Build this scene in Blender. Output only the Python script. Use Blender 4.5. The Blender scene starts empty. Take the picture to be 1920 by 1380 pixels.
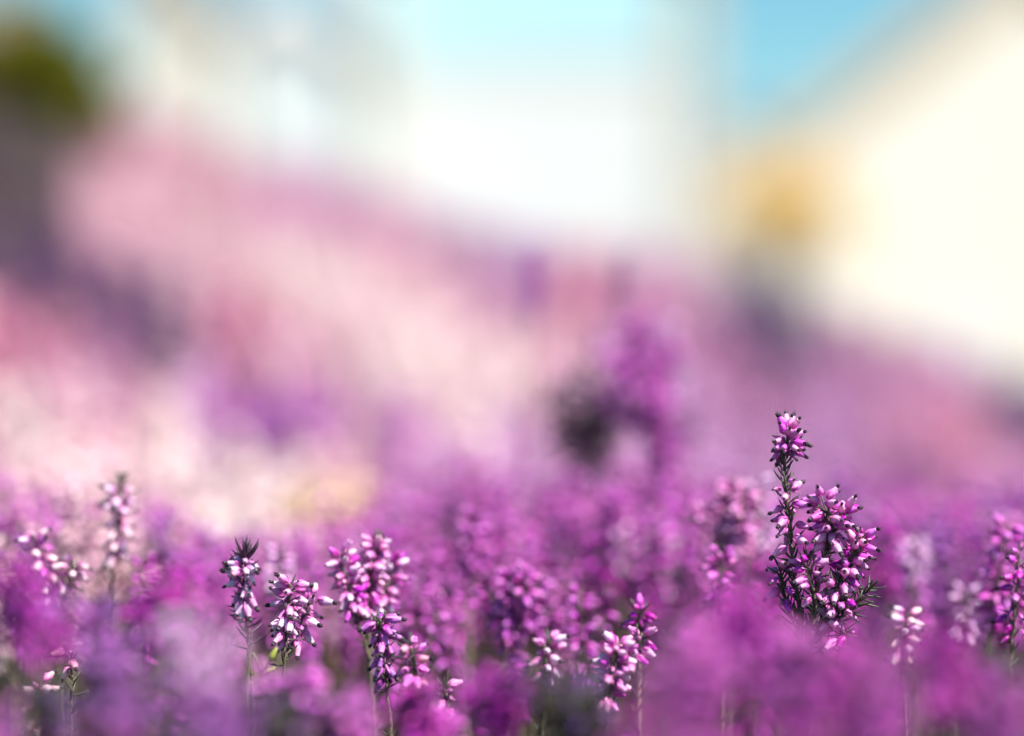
import bpy, math, random
import numpy as np
from mathutils import Vector, Matrix, noise as mnoise

R = math.radians
rng = np.random.default_rng(11)
random.seed(11)
sc = bpy.context.scene
C = sc.collection

# ------------------------------------------------------------------ camera
CAM_Z, FOCUS = 0.50, 1.10
K = 36.0 / 85.0 / 1920.0            # metres per photo pixel at one metre
cam = bpy.data.cameras.new('camera')
cam.lens, cam.sensor_width = 85.0, 36.0
cam.clip_start, cam.clip_end = 0.02, 2000.0
cam.dof.use_dof = True
cam.dof.focus_distance = FOCUS
cam.dof.aperture_fstop = 1.7
cam_o = bpy.data.objects.new('camera', cam)
C.objects.link(cam_o)
cam_o.location = (0, 0, CAM_Z)
cam_o.rotation_euler = (R(90), 0, 0)
sc.camera = cam_o

# ------------------------------------------------------------------ sky, sun, exposure
SUN_EL, SUN_AZ = 57.0, 128.0        # azimuth clockwise from +Y (view direction)
w = bpy.data.worlds.new('World'); sc.world = w; w.use_nodes = True
nt = w.node_tree; nt.nodes.clear()
sky = nt.nodes.new('ShaderNodeTexSky'); sky.sky_type = 'NISHITA'; sky.sun_disc = False
sky.sun_elevation = R(SUN_EL); sky.sun_rotation = R(SUN_AZ)
sky.air_density = 1.0; sky.dust_density = 0.3; sky.ozone_density = 3.0
bg = nt.nodes.new('ShaderNodeBackground'); bg.inputs['Strength'].default_value = 0.055
wo = nt.nodes.new('ShaderNodeOutputWorld')
hsv = nt.nodes.new('ShaderNodeHueSaturation'); hsv.inputs['Hue'].default_value = 0.465; hsv.inputs['Saturation'].default_value = 1.25
nt.links.new(sky.outputs[0], hsv.inputs['Color']); nt.links.new(hsv.outputs[0], bg.inputs[0]); nt.links.new(bg.outputs[0], wo.inputs[0])
sd = bpy.data.lights.new('sun', 'SUN'); sd.energy = 5.0; sd.angle = R(0.5); sd.color = (1.0, 0.93, 0.85)
so = bpy.data.objects.new('sun', sd); C.objects.link(so)
to_sun = Vector((math.sin(R(SUN_AZ)) * math.cos(R(SUN_EL)), math.cos(R(SUN_AZ)) * math.cos(R(SUN_EL)), math.sin(R(SUN_EL))))
so.rotation_euler = (-to_sun).to_track_quat('-Z', 'Y').to_euler()
so.location = to_sun * 30
vs = sc.view_settings
vs.view_transform = 'Standard'; vs.look = 'None'; vs.exposure = 1.32; vs.gamma = 1.0; vs.use_curve_mapping = False
sc.cycles.use_denoising = True
sc.cycles.max_bounces = 6; sc.cycles.diffuse_bounces = 4; sc.cycles.transmission_bounces = 4

# ------------------------------------------------------------------ materials
def new_mat(name):
    m = bpy.data.materials.new(name); m.use_nodes = True
    return m, m.node_tree, m.node_tree.nodes['Principled BSDF']

def blossom_mat(name, base, mid, tip, rough=0.46, trans=0.28):
    """corolla colour runs along the bell (fx 0..1), painting in highlight and shade, and varies from flower to flower (rnd)"""
    m, t, p = new_mat(name)
    N, L = t.nodes, t.links
    fx = N.new('ShaderNodeAttribute'); fx.attribute_name = 'fx'
    rn = N.new('ShaderNodeAttribute'); rn.attribute_name = 'rnd'
    oi = N.new('ShaderNodeObjectInfo')
    ad = N.new('ShaderNodeMath'); ad.operation = 'ADD'
    L.new(rn.outputs['Fac'], ad.inputs[0]); L.new(oi.outputs['Random'], ad.inputs[1])
    fr = N.new('ShaderNodeMath'); fr.operation = 'FRACT'; L.new(ad.outputs[0], fr.inputs[0])
    cr = N.new('ShaderNodeValToRGB'); e = cr.color_ramp.elements
    e[0].position = 0.0; e[0].color = (*base, 1)
    e[1].position = 1.0; e[1].color = (*tip, 1)
    x = e.new(0.45); x.color = (*mid, 1)
    L.new(fx.outputs['Fac'], cr.inputs[0])
    hs = N.new('ShaderNodeHueSaturation')
    mh = N.new('ShaderNodeMapRange'); mh.inputs['To Min'].default_value = 0.475; mh.inputs['To Max'].default_value = 0.525
    L.new(fr.outputs[0], mh.inputs[0]); L.new(mh.outputs[0], hs.inputs['Hue'])
    m7 = N.new('ShaderNodeMath'); m7.operation = 'MULTIPLY'; m7.inputs[1].default_value = 7.31; L.new(fr.outputs[0], m7.inputs[0])
    f7 = N.new('ShaderNodeMath'); f7.operation = 'FRACT'; L.new(m7.outputs[0], f7.inputs[0])
    mv = N.new('ShaderNodeMapRange'); mv.inputs['To Min'].default_value = 0.78; mv.inputs['To Max'].default_value = 1.18
    L.new(f7.outputs[0], mv.inputs[0]); L.new(mv.outputs[0], hs.inputs['Value'])
    ms = N.new('ShaderNodeMapRange'); ms.inputs['To Min'].default_value = 1.14; ms.inputs['To Max'].default_value = 0.94
    L.new(f7.outputs[0], ms.inputs[0]); L.new(ms.outputs[0], hs.inputs['Saturation'])
    L.new(cr.outputs[0], hs.inputs['Color'])
    L.new(hs.outputs[0], p.inputs['Base Color'])
    p.inputs['Roughness'].default_value = rough
    p.inputs['Specular IOR Level'].default_value = 0.42
    tr = N.new('ShaderNodeBsdfTranslucent'); L.new(hs.outputs[0], tr.inputs[0])
    mx = N.new('ShaderNodeMixShader'); mx.inputs[0].default_value = trans
    out = N['Material Output']
    L.new(p.outputs[0], mx.inputs[1]); L.new(tr.outputs[0], mx.inputs[2]); L.new(mx.outputs[0], out.inputs[0])
    return m

def leaf_mat(name, c1, c2, trans=0.15, rough=0.45):
    m, t, p = new_mat(name); N, L = t.nodes, t.links
    rn = N.new('ShaderNodeAttribute'); rn.attribute_name = 'rnd'
    oi = N.new('ShaderNodeObjectInfo')
    ad = N.new('ShaderNodeMath'); ad.operation = 'ADD'; L.new(rn.outputs['Fac'], ad.inputs[0]); L.new(oi.outputs['Random'], ad.inputs[1])
    fr = N.new('ShaderNodeMath'); fr.operation = 'FRACT'; L.new(ad.outputs[0], fr.inputs[0])
    mx = N.new('ShaderNodeMix'); mx.data_type = 'RGBA'
    mx.inputs[6].default_value = (*c1, 1); mx.inputs[7].default_value = (*c2, 1)
    L.new(fr.outputs[0], mx.inputs[0]); L.new(mx.outputs[2], p.inputs['Base Color'])
    p.inputs['Roughness'].default_value = rough
    tr = N.new('ShaderNodeBsdfTranslucent'); L.new(mx.outputs[2], tr.inputs[0])
    ms = N.new('ShaderNodeMixShader'); ms.inputs[0].default_value = trans
    L.new(p.outputs[0], ms.inputs[1]); L.new(tr.outputs[0], ms.inputs[2]); L.new(ms.outputs[0], N['Material Output'].inputs[0])
    return m

def noise_mat(name, c1, c2, scale, rough=0.8, bump=0.3, coord='Object', detail=6):
    m, t, p = new_mat(name); N, L = t.nodes, t.links
    tc = N.new('ShaderNodeTexCoord'); nz = N.new('ShaderNodeTexNoise')
    nz.inputs['Scale'].default_value = scale; nz.inputs['Detail'].default_value = detail
    L.new(tc.outputs[coord], nz.inputs['Vector'])
    cr = N.new('ShaderNodeValToRGB'); e = cr.color_ramp.elements
    e[0].position = 0.3; e[0].color = (*c1, 1); e[1].position = 0.7; e[1].color = (*c2, 1)
    L.new(nz.outputs['Fac'], cr.inputs[0]); L.new(cr.outputs[0], p.inputs['Base Color'])
    p.inputs['Roughness'].default_value = rough
    if bump:
        b = N.new('ShaderNodeBump'); b.inputs['Strength'].default_value = bump; b.inputs['Distance'].default_value = 0.02
        L.new(nz.outputs['Fac'], b.inputs['Height']); L.new(b.outputs[0], p.inputs['Normal'])
    return m

CLS = {   # stalk end deepened like shaded gaps, belly and mouth paled as painted highlight
    'magenta': ((0.44, 0.014, 0.37), (0.55, 0.045, 0.49), (0.64, 0.10, 0.58)),
    'orchid':  ((0.52, 0.03, 0.44), (0.62, 0.11, 0.58), (0.74, 0.25, 0.71)),
    'bell':    ((0.58, 0.05, 0.44), (0.72, 0.22, 0.60), (0.82, 0.42, 0.72)),
    'mauve':   ((0.62, 0.20, 0.46), (0.70, 0.32, 0.56), (0.78, 0.46, 0.66)),
    'haze':    ((0.50, 0.16, 0.46), (0.58, 0.28, 0.58), (0.68, 0.40, 0.68)),
    'violet':  ((0.36, 0.05, 0.42), (0.42, 0.10, 0.50), (0.54, 0.22, 0.62)),
    'rose':    ((0.60, 0.16, 0.33), (0.66, 0.25, 0.41), (0.76, 0.38, 0.53)),
    'pale':    ((0.84, 0.36, 0.56), (0.89, 0.56, 0.69), (0.92, 0.70, 0.78)),
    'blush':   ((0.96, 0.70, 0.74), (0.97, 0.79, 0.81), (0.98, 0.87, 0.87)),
    'lilac':   ((0.64, 0.14, 0.58), (0.80, 0.44, 0.79), (0.87, 0.64, 0.88)),
    'dusty':   ((0.42, 0.12, 0.34), (0.50, 0.20, 0.42), (0.58, 0.30, 0.50)),
    'dark':    ((0.08, 0.02, 0.14), (0.11, 0.03, 0.19), (0.16, 0.05, 0.25)),  # also colours shade into the left slope and the foreground gaps
    'dry':     ((0.18, 0.11, 0.16), (0.12, 0.07, 0.11), (0.16, 0.10, 0.15)),
    'gold':    ((0.95, 0.74, 0.46), (0.95, 0.72, 0.42), (0.96, 0.82, 0.60)),
}
BM = {k: blossom_mat('blossom_' + k, *v) for k, v in CLS.items()}
M = {
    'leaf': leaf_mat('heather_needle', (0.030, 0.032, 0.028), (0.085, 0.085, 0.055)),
    'leaf_green': leaf_mat('heather_needle_green', (0.07, 0.09, 0.03), (0.14, 0.15, 0.06)),
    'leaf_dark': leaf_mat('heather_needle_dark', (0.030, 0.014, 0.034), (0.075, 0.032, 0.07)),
    'leaf_gold': leaf_mat('golden_needle', (0.66, 0.42, 0.14), (0.80, 0.56, 0.24), 0.3),
    'stem': noise_mat('heather_bark', (0.07, 0.055, 0.035), (0.17, 0.14, 0.09), 900, 0.8, 0.3),
    'anther': leaf_mat('dark_anther', (0.012, 0.006, 0.014), (0.03, 0.012, 0.03), 0.0, 0.5),
    'calyx': leaf_mat('pale_calyx', (0.58, 0.08, 0.44), (0.76, 0.30, 0.62), 0.2, 0.4),
    'bud': leaf_mat('green_bud', (0.30, 0.36, 0.06), (0.46, 0.48, 0.12), 0.3, 0.4),
    'soil': noise_mat('soil', (0.022, 0.016, 0.012), (0.075, 0.055, 0.04), 6.0, 0.95, 0.6),
}

# ------------------------------------------------------------------ mesh helpers (numpy)
class Geo:
    """accumulates triangles with per-vertex fx / rnd and per-face material index"""
    def __init__(s): s.v = []; s.f = []; s.fx = []; s.rn = []; s.mi = []; s.n = 0
    def add(s, v, f, fx=None, rn=None, mi=0):
        if len(v) == 0: return
        s.v.append(v); s.f.append(f + s.n); s.n += len(v)
        s.fx.append(np.zeros(len(v)) if fx is None else fx)
        s.rn.append(np.zeros(len(v)) if rn is None else rn)
        s.mi.append(np.full(len(f), mi, dtype=np.int32))
    def arrays(s):
        return (np.concatenate(s.v), np.concatenate(s.f), np.concatenate(s.fx), np.concatenate(s.rn), np.concatenate(s.mi))
    def mesh(s, name, mats):
        me = bpy.data.meshes.new(name)
        if s.n:
            v, f, fx, rn, mi = s.arrays()
            me.vertices.add(len(v)); me.vertices.foreach_set('co', v.astype(np.float32).ravel())
            me.loops.add(len(f) * 3); me.loops.foreach_set('vertex_index', f.astype(np.int32).ravel())
            me.polygons.add(len(f)); me.polygons.foreach_set('loop_start', np.arange(0, len(f) * 3, 3, dtype=np.int32))
            for m in mats: me.materials.append(m)
            me.polygons.foreach_set('material_index', mi)
            a = me.attributes.new('fx', 'FLOAT', 'POINT'); a.data.foreach_set('value', fx.astype(np.float32))
            a = me.attributes.new('rnd', 'FLOAT', 'POINT'); a.data.foreach_set('value', rn.astype(np.float32))
            me.update(calc_edges=True); me.validate()
            me.shade_smooth()
        return me

def lathe(rings, segs, cap0=True, cap1=True, squash=1.0, wob=0.0):
    """rings: list of (z, r); returns verts, tris, fx"""
    v = []; f = []; fx = []
    z0, z1 = rings[0][0], rings[-1][0]
    for i, (z, r) in enumerate(rings):
        for j in range(segs):
            a = 2 * math.pi * (j + 0.5 * (i % 2)) / segs
            rr = r * (1 + wob * math.sin(4 * a))
            v.append((rr * math.cos(a), rr * math.sin(a) * squash, z)); fx.append((z - z0) / (z1 - z0))
    for i in range(len(rings) - 1):
        for j in range(segs):
            a = i * segs + j; b = i * segs + (j + 1) % segs; c = a + segs; d = b + segs
            f += [(a, b, d), (a, d, c)]
    if cap0:
        k = len(v); v.append((0, 0, rings[0][0])); fx.append(0)
        f += [(k, (j + 1) % segs, j) for j in range(segs)]
    if cap1:
        k = len(v); v.append((0, 0, rings[-1][0])); fx.append(1); o = (len(rings) - 1) * segs
        f += [(k, o + j, o + (j + 1) % segs) for j in range(segs)]
    return np.array(v, float), np.array(f, np.int64), np.array(fx, float)

def tube(pts, rads, segs=5):
    """tube along a polyline"""
    P = np.array(pts, float); n = len(P); v = []; f = []
    up = np.array((0.3, 1.0, 0.1)); up /= np.linalg.norm(up)
    for i in range(n):
        t = P[min(i + 1, n - 1)] - P[max(i - 1, 0)]; t /= (np.linalg.norm(t) + 1e-12)
        a = np.cross(t, up); a /= (np.linalg.norm(a) + 1e-12); b = np.cross(t, a)
        for j in range(segs):
            an = 2 * math.pi * j / segs
            v.append(P[i] + rads[i] * (math.cos(an) * a + math.sin(an) * b))
    for i in range(n - 1):
        for j in range(segs):
            a = i * segs + j; b = i * segs + (j + 1) % segs; c = a + segs; d = b + segs
            f += [(a, d, b), (a, c, d)]
    k = len(v); v += [P[0], P[-1]]; o = (n - 1) * segs
    for j in range(segs):
        f += [(k, j, (j + 1) % segs), (k + 1, o + (j + 1) % segs, o + j)]
    return np.array(v), np.array(f, np.int64)

def frames(d):
    """rotation matrices (m,3,3) whose z column is d, random roll"""
    d = d / (np.linalg.norm(d, axis=1, keepdims=True) + 1e-12)
    h = np.where(np.abs(d[:, 2:3]) > 0.9, np.array([[1.0, 0, 0]]), np.array([[0, 0, 1.0]]))
    x = np.cross(h, d); x /= np.linalg.norm(x, axis=1, keepdims=True)
    y = np.cross(d, x)
    return np.stack([x, y, d], axis=2)

def stamp(geo, base, pos, dirs, scale, mi=0, fxc=None):
    """copies of a base shape (v, f, fx) at pos along dirs"""
    m = len(pos)
    if m == 0: return
    v, f, fx = base
    Rm = frames(np.asarray(dirs, float))
    V = np.einsum('mij,nj->mni', Rm, v) * np.asarray(scale).reshape(m, 1, 1) + np.asarray(pos)[:, None, :]
    F = f[None] + (np.arange(m) * len(v))[:, None, None]
    geo.add(V.reshape(-1, 3), F.reshape(-1, 3), np.tile(fx, m), np.repeat(rng.random(m), len(v)), mi)

# base shapes, unit = metre, +z along the flower from its stalk to its mouth
MM = 0.001
def bell(segs, rings):
    prof = [(0, .35), (.5, 1.05), (1.4, 1.6), (2.6, 1.8), (3.8, 1.68), (4.8, 1.32), (5.4, 1.02), (5.9, 1.14), (6.1, .85), (5.5, .55)]
    if rings == 0: use = prof
    elif rings == 1: use = [prof[i] for i in (0, 2, 4, 6, 7)]
    else: use = [prof[i] for i in (2, 5)]
    return lathe([(z * MM, r * MM) for z, r in use], segs)
FL0 = bell(10, 0); FL1 = bell(5, 1); FL2 = bell(4, 2)
FL2[0][-2, 2] = 0; FL2[0][-1, 2] = 6.1 * MM
FL2 = (FL2[0] * np.array([1.5, 1.5, 1.15]), FL2[1], FL2[2])

def anther_ring(n, segs):
    g = Geo()
    for j in range(n):
        a = 2 * math.pi * j / n
        v, f, fx = lathe([(5.3 * MM, .16 * MM), (6.5 * MM, .2 * MM), (7.0 * MM, .46 * MM), (7.7 * MM, .42 * MM), (8.1 * MM, .12 * MM)], segs)
        v = v + np.array((.58 * MM * math.cos(a), .58 * MM * math.sin(a), (j % 2) * .25 * MM)); g.add(v, f, fx)
    v, f, fx = lathe([(5.5 * MM, .12 * MM), (9.2 * MM, .13 * MM)], 4); g.add(v, f, fx)   # style
    a = g.arrays(); return a[0], a[1], a[2]
AN0 = anther_ring(7, 5)
AN1 = lathe([(5.6 * MM, .45 * MM), (7.4 * MM, .7 * MM)], 4)

def sepals():
    g = Geo()
    for j in range(4):
        a = math.pi / 2 * j + .4
        v = []
        for (z, r, wd) in ((-.1, .3, .25), (.9, 1.5, .62), (2.2, 2.0, .5), (3.1, 2.1, .06)):
            for s in (-1, 1):
                for th in (0, .14):
                    v.append(((r + th) * MM, s * wd * MM, z * MM))
        v = np.array(v); c, s_ = math.cos(a), math.sin(a)
        v = np.stack([v[:, 0] * c - v[:, 1] * s_, v[:, 0] * s_ + v[:, 1] * c, v[:, 2]], 1)
        f = []
        for i in range(3):
            o = i * 4; p = o + 4
            for (q, r_) in ((0, 2), (2, 3), (3, 1), (1, 0)):
                f += [(o + q, o + r_, p + r_), (o + q, p + r_, p + q)]
        g.add(v, np.array(f), None)
    a = g.arrays(); return a[0], a[1], a[2]
CX0 = sepals()

def needle(segs, nr, L=7.0, curve=1.3, wd=.42):
    """a heather needle: starts along +z, bends towards +y (up, see leaf_dirs)"""
    pts = []; rad = []
    for i in range(nr + 1):
        t = i / nr
        pts.append((0, curve * t * t * MM, L * t * MM)); rad.append(wd * MM * max(.12, math.sin(math.pi * (0.14 + .84 * t)) ** .7))
    v, f = tube(pts, rad, segs); v[:, 0] *= 1.3
    return v, f, np.linspace(0, 1, len(v))
ND0 = needle(5, 5); ND1 = needle(3, 2, 7, 1.2, .5); ND2 = needle(3, 1, 8, .8, .8)

# ------------------------------------------------------------------ sprig builder (positions of everything on a shoot)
def smooth_path(pts, n=24):
    P = np.array(pts, float)
    t = np.linspace(0, 1, len(P)); tt = np.linspace(0, 1, n)
    if len(P) >= 3:
        # Catmull-Rom
        Q = np.vstack([2 * P[0] - P[1], P, 2 * P[-1] - P[-2]]); out = []
        for u in tt:
            x = u * (len(P) - 1); i = min(int(x), len(P) - 2); s = x - i
            a, b, c, d = Q[i], Q[i + 1], Q[i + 2], Q[i + 3]
            out.append(.5 * (2 * b + (c - a) * s + (2 * a - 5 * b + 4 * c - d) * s * s + (3 * b - a - 3 * c + d) * s ** 3))
        return np.array(out)
    return np.stack([np.interp(tt, t, P[:, k]) for k in range(3)], 1)

def at_path(P, t):
    x = np.clip(t, 0, 1) * (len(P) - 1); i = np.minimum(x.astype(int), len(P) - 2); s = (x - i)[:, None]
    p = P[i] * (1 - s) + P[i + 1] * s
    d = P[i + 1] - P[i]; d /= (np.linalg.norm(d, axis=1, keepdims=True) + 1e-12)
    return p, d

def radial(d, az, el):
    """unit vectors leaving axis d at azimuth az, elevation el above the plane across d"""
    up = np.where(np.abs(d[:, 2:3]) > .98, np.array([[0, 1.0, 0]]), np.array([[0, 0, 1.0]]))
    x = np.cross(d, up); x /= (np.linalg.norm(x, axis=1, keepdims=True) + 1e-12); y = np.cross(d, x)
    r = x * np.cos(az)[:, None] + y * np.sin(az)[:, None]
    return r * np.cos(el)[:, None] + d * np.sin(el)[:, None]

def flowers_on(P, t0, t1, n, el0=-35, el1=25, spread=1.0, side=None):
    """el0 at the bottom of the flower zone (drooping), el1 at its top"""
    if n == 0: return np.zeros((0, 3)), np.zeros((0, 3)), np.zeros(0)
    t = np.linspace(t0, t1, n) + rng.normal(0, .3 * (t1 - t0) / max(n, 1), n)
    p, d = at_path(P, t)
    az = np.arange(n) * 2.399 + rng.normal(0, .35, n)
    if side is not None:                       # one-sided raceme
        az = np.radians(side) + np.radians(100) * np.sin(np.arange(n) * 2.399) * spread
    u = (t - t0) / max(t1 - t0, 1e-6)
    el = np.radians(el0 + (el1 - el0) * u + rng.normal(0, 14, n))
    dr = radial(d, az, el)
    dr[:, 2] -= .18 * (1 - u); dr /= np.linalg.norm(dr, axis=1, keepdims=True)
    stalk = 1.6 * MM + rng.random(n) * 1.4 * MM
    return p + dr * stalk[:, None], dr, np.where(rng.random(n) < .14, rng.uniform(.5, .7, n), .82 + .32 * rng.random(n))

def leaves_on(P, t0, t1, n, el=38, elsd=14):
    if n == 0: return np.zeros((0, 3)), np.zeros((0, 3)), np.zeros(0)
    t = np.linspace(t0, t1, n) + rng.normal(0, .2 * (t1 - t0) / n, n)
    p, d = at_path(P, t)
    az = np.arange(n) * 1.5708 + (np.arange(n) // 4) * .785 + rng.normal(0, .2, n)
    e = np.radians(el + rng.normal(0, elsd, n))
    return p, radial(d, az, e), .75 + .45 * rng.random(n)

def px(x, y, Y):
    """photo pixel at distance Y -> world point"""
    return np.array(((x - 960) * K * Y, Y, CAM_Z + (690 - y) * K * Y))

# ------------------------------------------------------------------ terrain
CREST_Y = 4.6
_cx = (np.array([-600, -250, 0, 300, 500, 700, 1000, 1300, 1500, 1700, 1920, 2300, 2700]) - 960) * K * CREST_Y
_cz = CAM_Z + (690 - np.array([-80, -20, 60, 225, 300, 355, 445, 490, 565, 640, 715, 780, 800])) * K * CREST_Y - 0.17
def sstep(a, b, x):
    t = np.clip((x - a) / (b - a), 0, 1); return t * t * (3 - 2 * t)
def ground(x, y):
    x = np.asarray(x, float); y = np.asarray(y, float)
    cz = np.interp(x * CREST_Y / np.maximum(y, 1.0), _cx, _cz)
    up = np.clip((y - 1.7) / (CREST_Y - 1.7), 0, 1) ** 1.15
    g = .2 + up * (cz - .2)
    g = g + .012 * np.sin(x * 21 + 1) * np.cos(y * 17) * np.clip(y, .3, 1.5)
    back = sstep(CREST_Y + .3, 16, y)
    return g * (1 - back) + (-2.0) * back

def build_ground():
    ys = np.concatenate([np.linspace(-30, .3, 8), np.linspace(.45, 6, 70), np.geomspace(6.4, 1500, 40)])
    us = np.concatenate([np.linspace(-1, -.12, 14), np.linspace(-.1, .1, 61), np.linspace(.12, 1, 14)])
    V = []
    for y in ys:
        half = max(abs(y), 2.0) * 3.2
        xs = us * half
        z = ground(xs, np.full_like(xs, max(y, .3)))
        far = np.abs(xs) > max(y, .3) * .45
        V.append(np.stack([xs, np.full_like(xs, y), z], 1))
    V = np.concatenate(V); nx = len(us); F = []
    for i in range(len(ys) - 1):
        for j in range(nx - 1):
            a = i * nx + j; F += [(a, a + 1, a + nx + 1), (a, a + nx + 1, a + nx)]
    g = Geo(); g.add(V, np.array(F))
    o = bpy.data.objects.new('ground', g.mesh('ground', [M['soil']])); C.objects.link(o)
    o['kind'] = 'structure'; o['label'] = 'dark soil of the heather garden and the land beyond'
build_ground()

# ------------------------------------------------------------------ object helpers
def link(name, me, parent=None):
    o = bpy.data.objects.new(name, me); C.objects.link(o)
    if parent is not None: o.parent = parent
    return o
def thing(name, loc, label, cat, group=None):
    o = bpy.data.objects.new(name, None); C.objects.link(o); o.location = loc; o.empty_display_size = .01
    o['label'] = label; o['category'] = cat
    if group: o['group'] = group
    return o

FLOWER_ME = {}
def flower_mesh(cls):
    if cls not in FLOWER_ME:
        g = Geo(); g.add(*FL0); FLOWER_ME[cls] = g.mesh('flower', [BM[cls]])
    return FLOWER_ME[cls]
_g = Geo(); _g.add(*AN0); ANTHER_ME = _g.mesh('anthers', [M['anther']])
_g = Geo(); _g.add(*CX0); CALYX_ME = _g.mesh('calyx', [M['calyx']])
NEEDLE_ME = {}
for _k in ('leaf', 'leaf_green', 'leaf_dark'):
    NEEDLE_ME[_k] = []
    for _c in (.6, 1.4, 2.2):
        _g = Geo(); _g.add(*needle(5, 5, 7.0, _c)); NEEDLE_ME[_k].append(_g.mesh('leaf', [M[_k]]))

def stem_to_ground(top, Y):
    """foot of a shoot under a point"""
    return np.array((top[0], top[1], float(ground(top[0], top[1])) - .01))

def detailed_sprig(label, Y, branches, cls, leafk='leaf', group=None, anth=1.0):
    """in-focus sprig: each flower (> calyx, anthers) and each needle is an object of its own.
    branches: dicts with pts [(px,py,dY_mm)], fl [(t0,t1,n,el0,el1[,side])], lv [(t0,t1,n,el)], r (mm)"""
    p0 = branches[0]['pts'][0]; base = px(p0[0], p0[1], Y + p0[2] * MM); foot = stem_to_ground(base, Y)
    root = thing('heather_sprig', tuple(foot), label, 'heather', group)
    nb = 0
    for bi, b in enumerate(branches):
        pts = [px(x, y, Y + d * MM) for x, y, d in b['pts']]
        P = smooth_path(pts, 26)
        Pd = P
        if bi == 0:
            kn = [foot + (pts[0] - foot) * q + np.array((rng.normal(0, .0035), rng.normal(0, .0035), 0)) for q in (.25, .5, .75)]
            Pd = np.vstack([foot] + kn + [P])
            gf = Geo(); pos, dr, s = leaves_on(smooth_path([foot] + kn + [pts[0]], 20) - foot, .25, 1.0, 90, 36)
            stamp(gf, ND1, pos, dr, s); o = link('lower_foliage', gf.mesh('lower_foliage', [M[leafk]]), root); o['kind'] = 'stuff'
        r = b.get('r', .9)
        rad = np.linspace(r * 1.15, r * .45, len(Pd)) * (1 + .12 * np.sin(np.arange(len(Pd)) * 2.1)) * MM
        Pd = Pd + np.concatenate([np.zeros((1, 3)), rng.normal(0, .00035, (len(Pd) - 1, 3))])
        v, f = tube(Pd - foot, rad, 7); g = Geo(); g.add(v, f)
        link('stem' if bi == 0 else 'branch', g.mesh('stem', [M['stem']]), root)
        for fl in b.get('fl', []):
            side = fl[5] if len(fl) > 5 else None
            pos, dr, s = flowers_on(P, fl[0], fl[1], fl[2], fl[3], fl[4], 1.0, side)
            Rm = frames(dr) if len(pos) else []
            for i in range(len(pos)):
                c = cls if isinstance(cls, str) else cls[int(rng.integers(len(cls)))]
                o = link('flower', flower_mesh(c), root)
                mw = Matrix(Rm[i].tolist()).to_4x4() @ Matrix.Rotation(rng.random() * 6.28, 4, 'Z')
                sx = s[i] * (.94 + .14 * rng.random()); mw = mw @ Matrix.Diagonal((sx, sx, s[i] * 1.08, 1))
                mw.translation = Vector((pos[i] - foot).tolist()); o.matrix_local = mw
                a = link('anthers', ANTHER_ME, o); link('calyx', CALYX_ME, o)
                q = anth * rng.uniform(.75, 1.05); a.scale = (q, q, .62 + .38 * q)
        for lv in b.get('lv', []):
            pos, dr, s = leaves_on(P, lv[0], lv[1], lv[2], lv[3] if len(lv) > 3 else 38)
            _, d = at_path(P, np.linspace(lv[0], lv[1], len(pos)))
            ls = lv[4] if len(lv) > 4 else 1.0
            for i in range(len(pos)):
                o = link('leaf', NEEDLE_ME[leafk][int(rng.integers(3))], root)
                z = Vector(dr[i].tolist()); u = Vector(d[i].tolist()); x = u.cross(z)
                if x.length < 1e-4: x = Vector((1, 0, 0))
                x.normalize(); y = z.cross(x)
                mw = Matrix((x, y, z)).transposed().to_4x4() @ Matrix.Diagonal((s[i] * ls,) * 3 + (1,))
                mw.translation = Vector((pos[i] - foot).tolist()); o.matrix_local = mw
    return root

def shoot_geo(P, cls, nf, zone, nl, lzone, lod, el=(-35, 25), geo=None, side=None, fs=1.0, leafk='leaf'):
    """adds blossoms / needles / stem of one shoot to three Geo objects"""
    gb, gl, gs = geo
    fl, an, nd = {1: (FL1, AN1, ND1), 2: (FL2, None, ND2)}[lod]
    pos, dr, s = flowers_on(P, zone[0], zone[1], nf, el[0], el[1], 1.0, side)
    stamp(gb, fl, pos, dr, s * fs, 0)
    if an is not None: stamp(gb, an, pos, dr, s * fs, 1)
    pos, dr, s = leaves_on(P, lzone[0], lzone[1], nl, 36)
    stamp(gl, nd, pos, dr, s)
    if lod == 1:
        v, f = tube(P[::3], np.linspace(1.1, .5, len(P[::3])) * MM, 5)
    else:
        v, f = tube(P[::8], np.linspace(1.5, .7, len(P[::8])) * MM, 3)
    gs.add(v, f)

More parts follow.
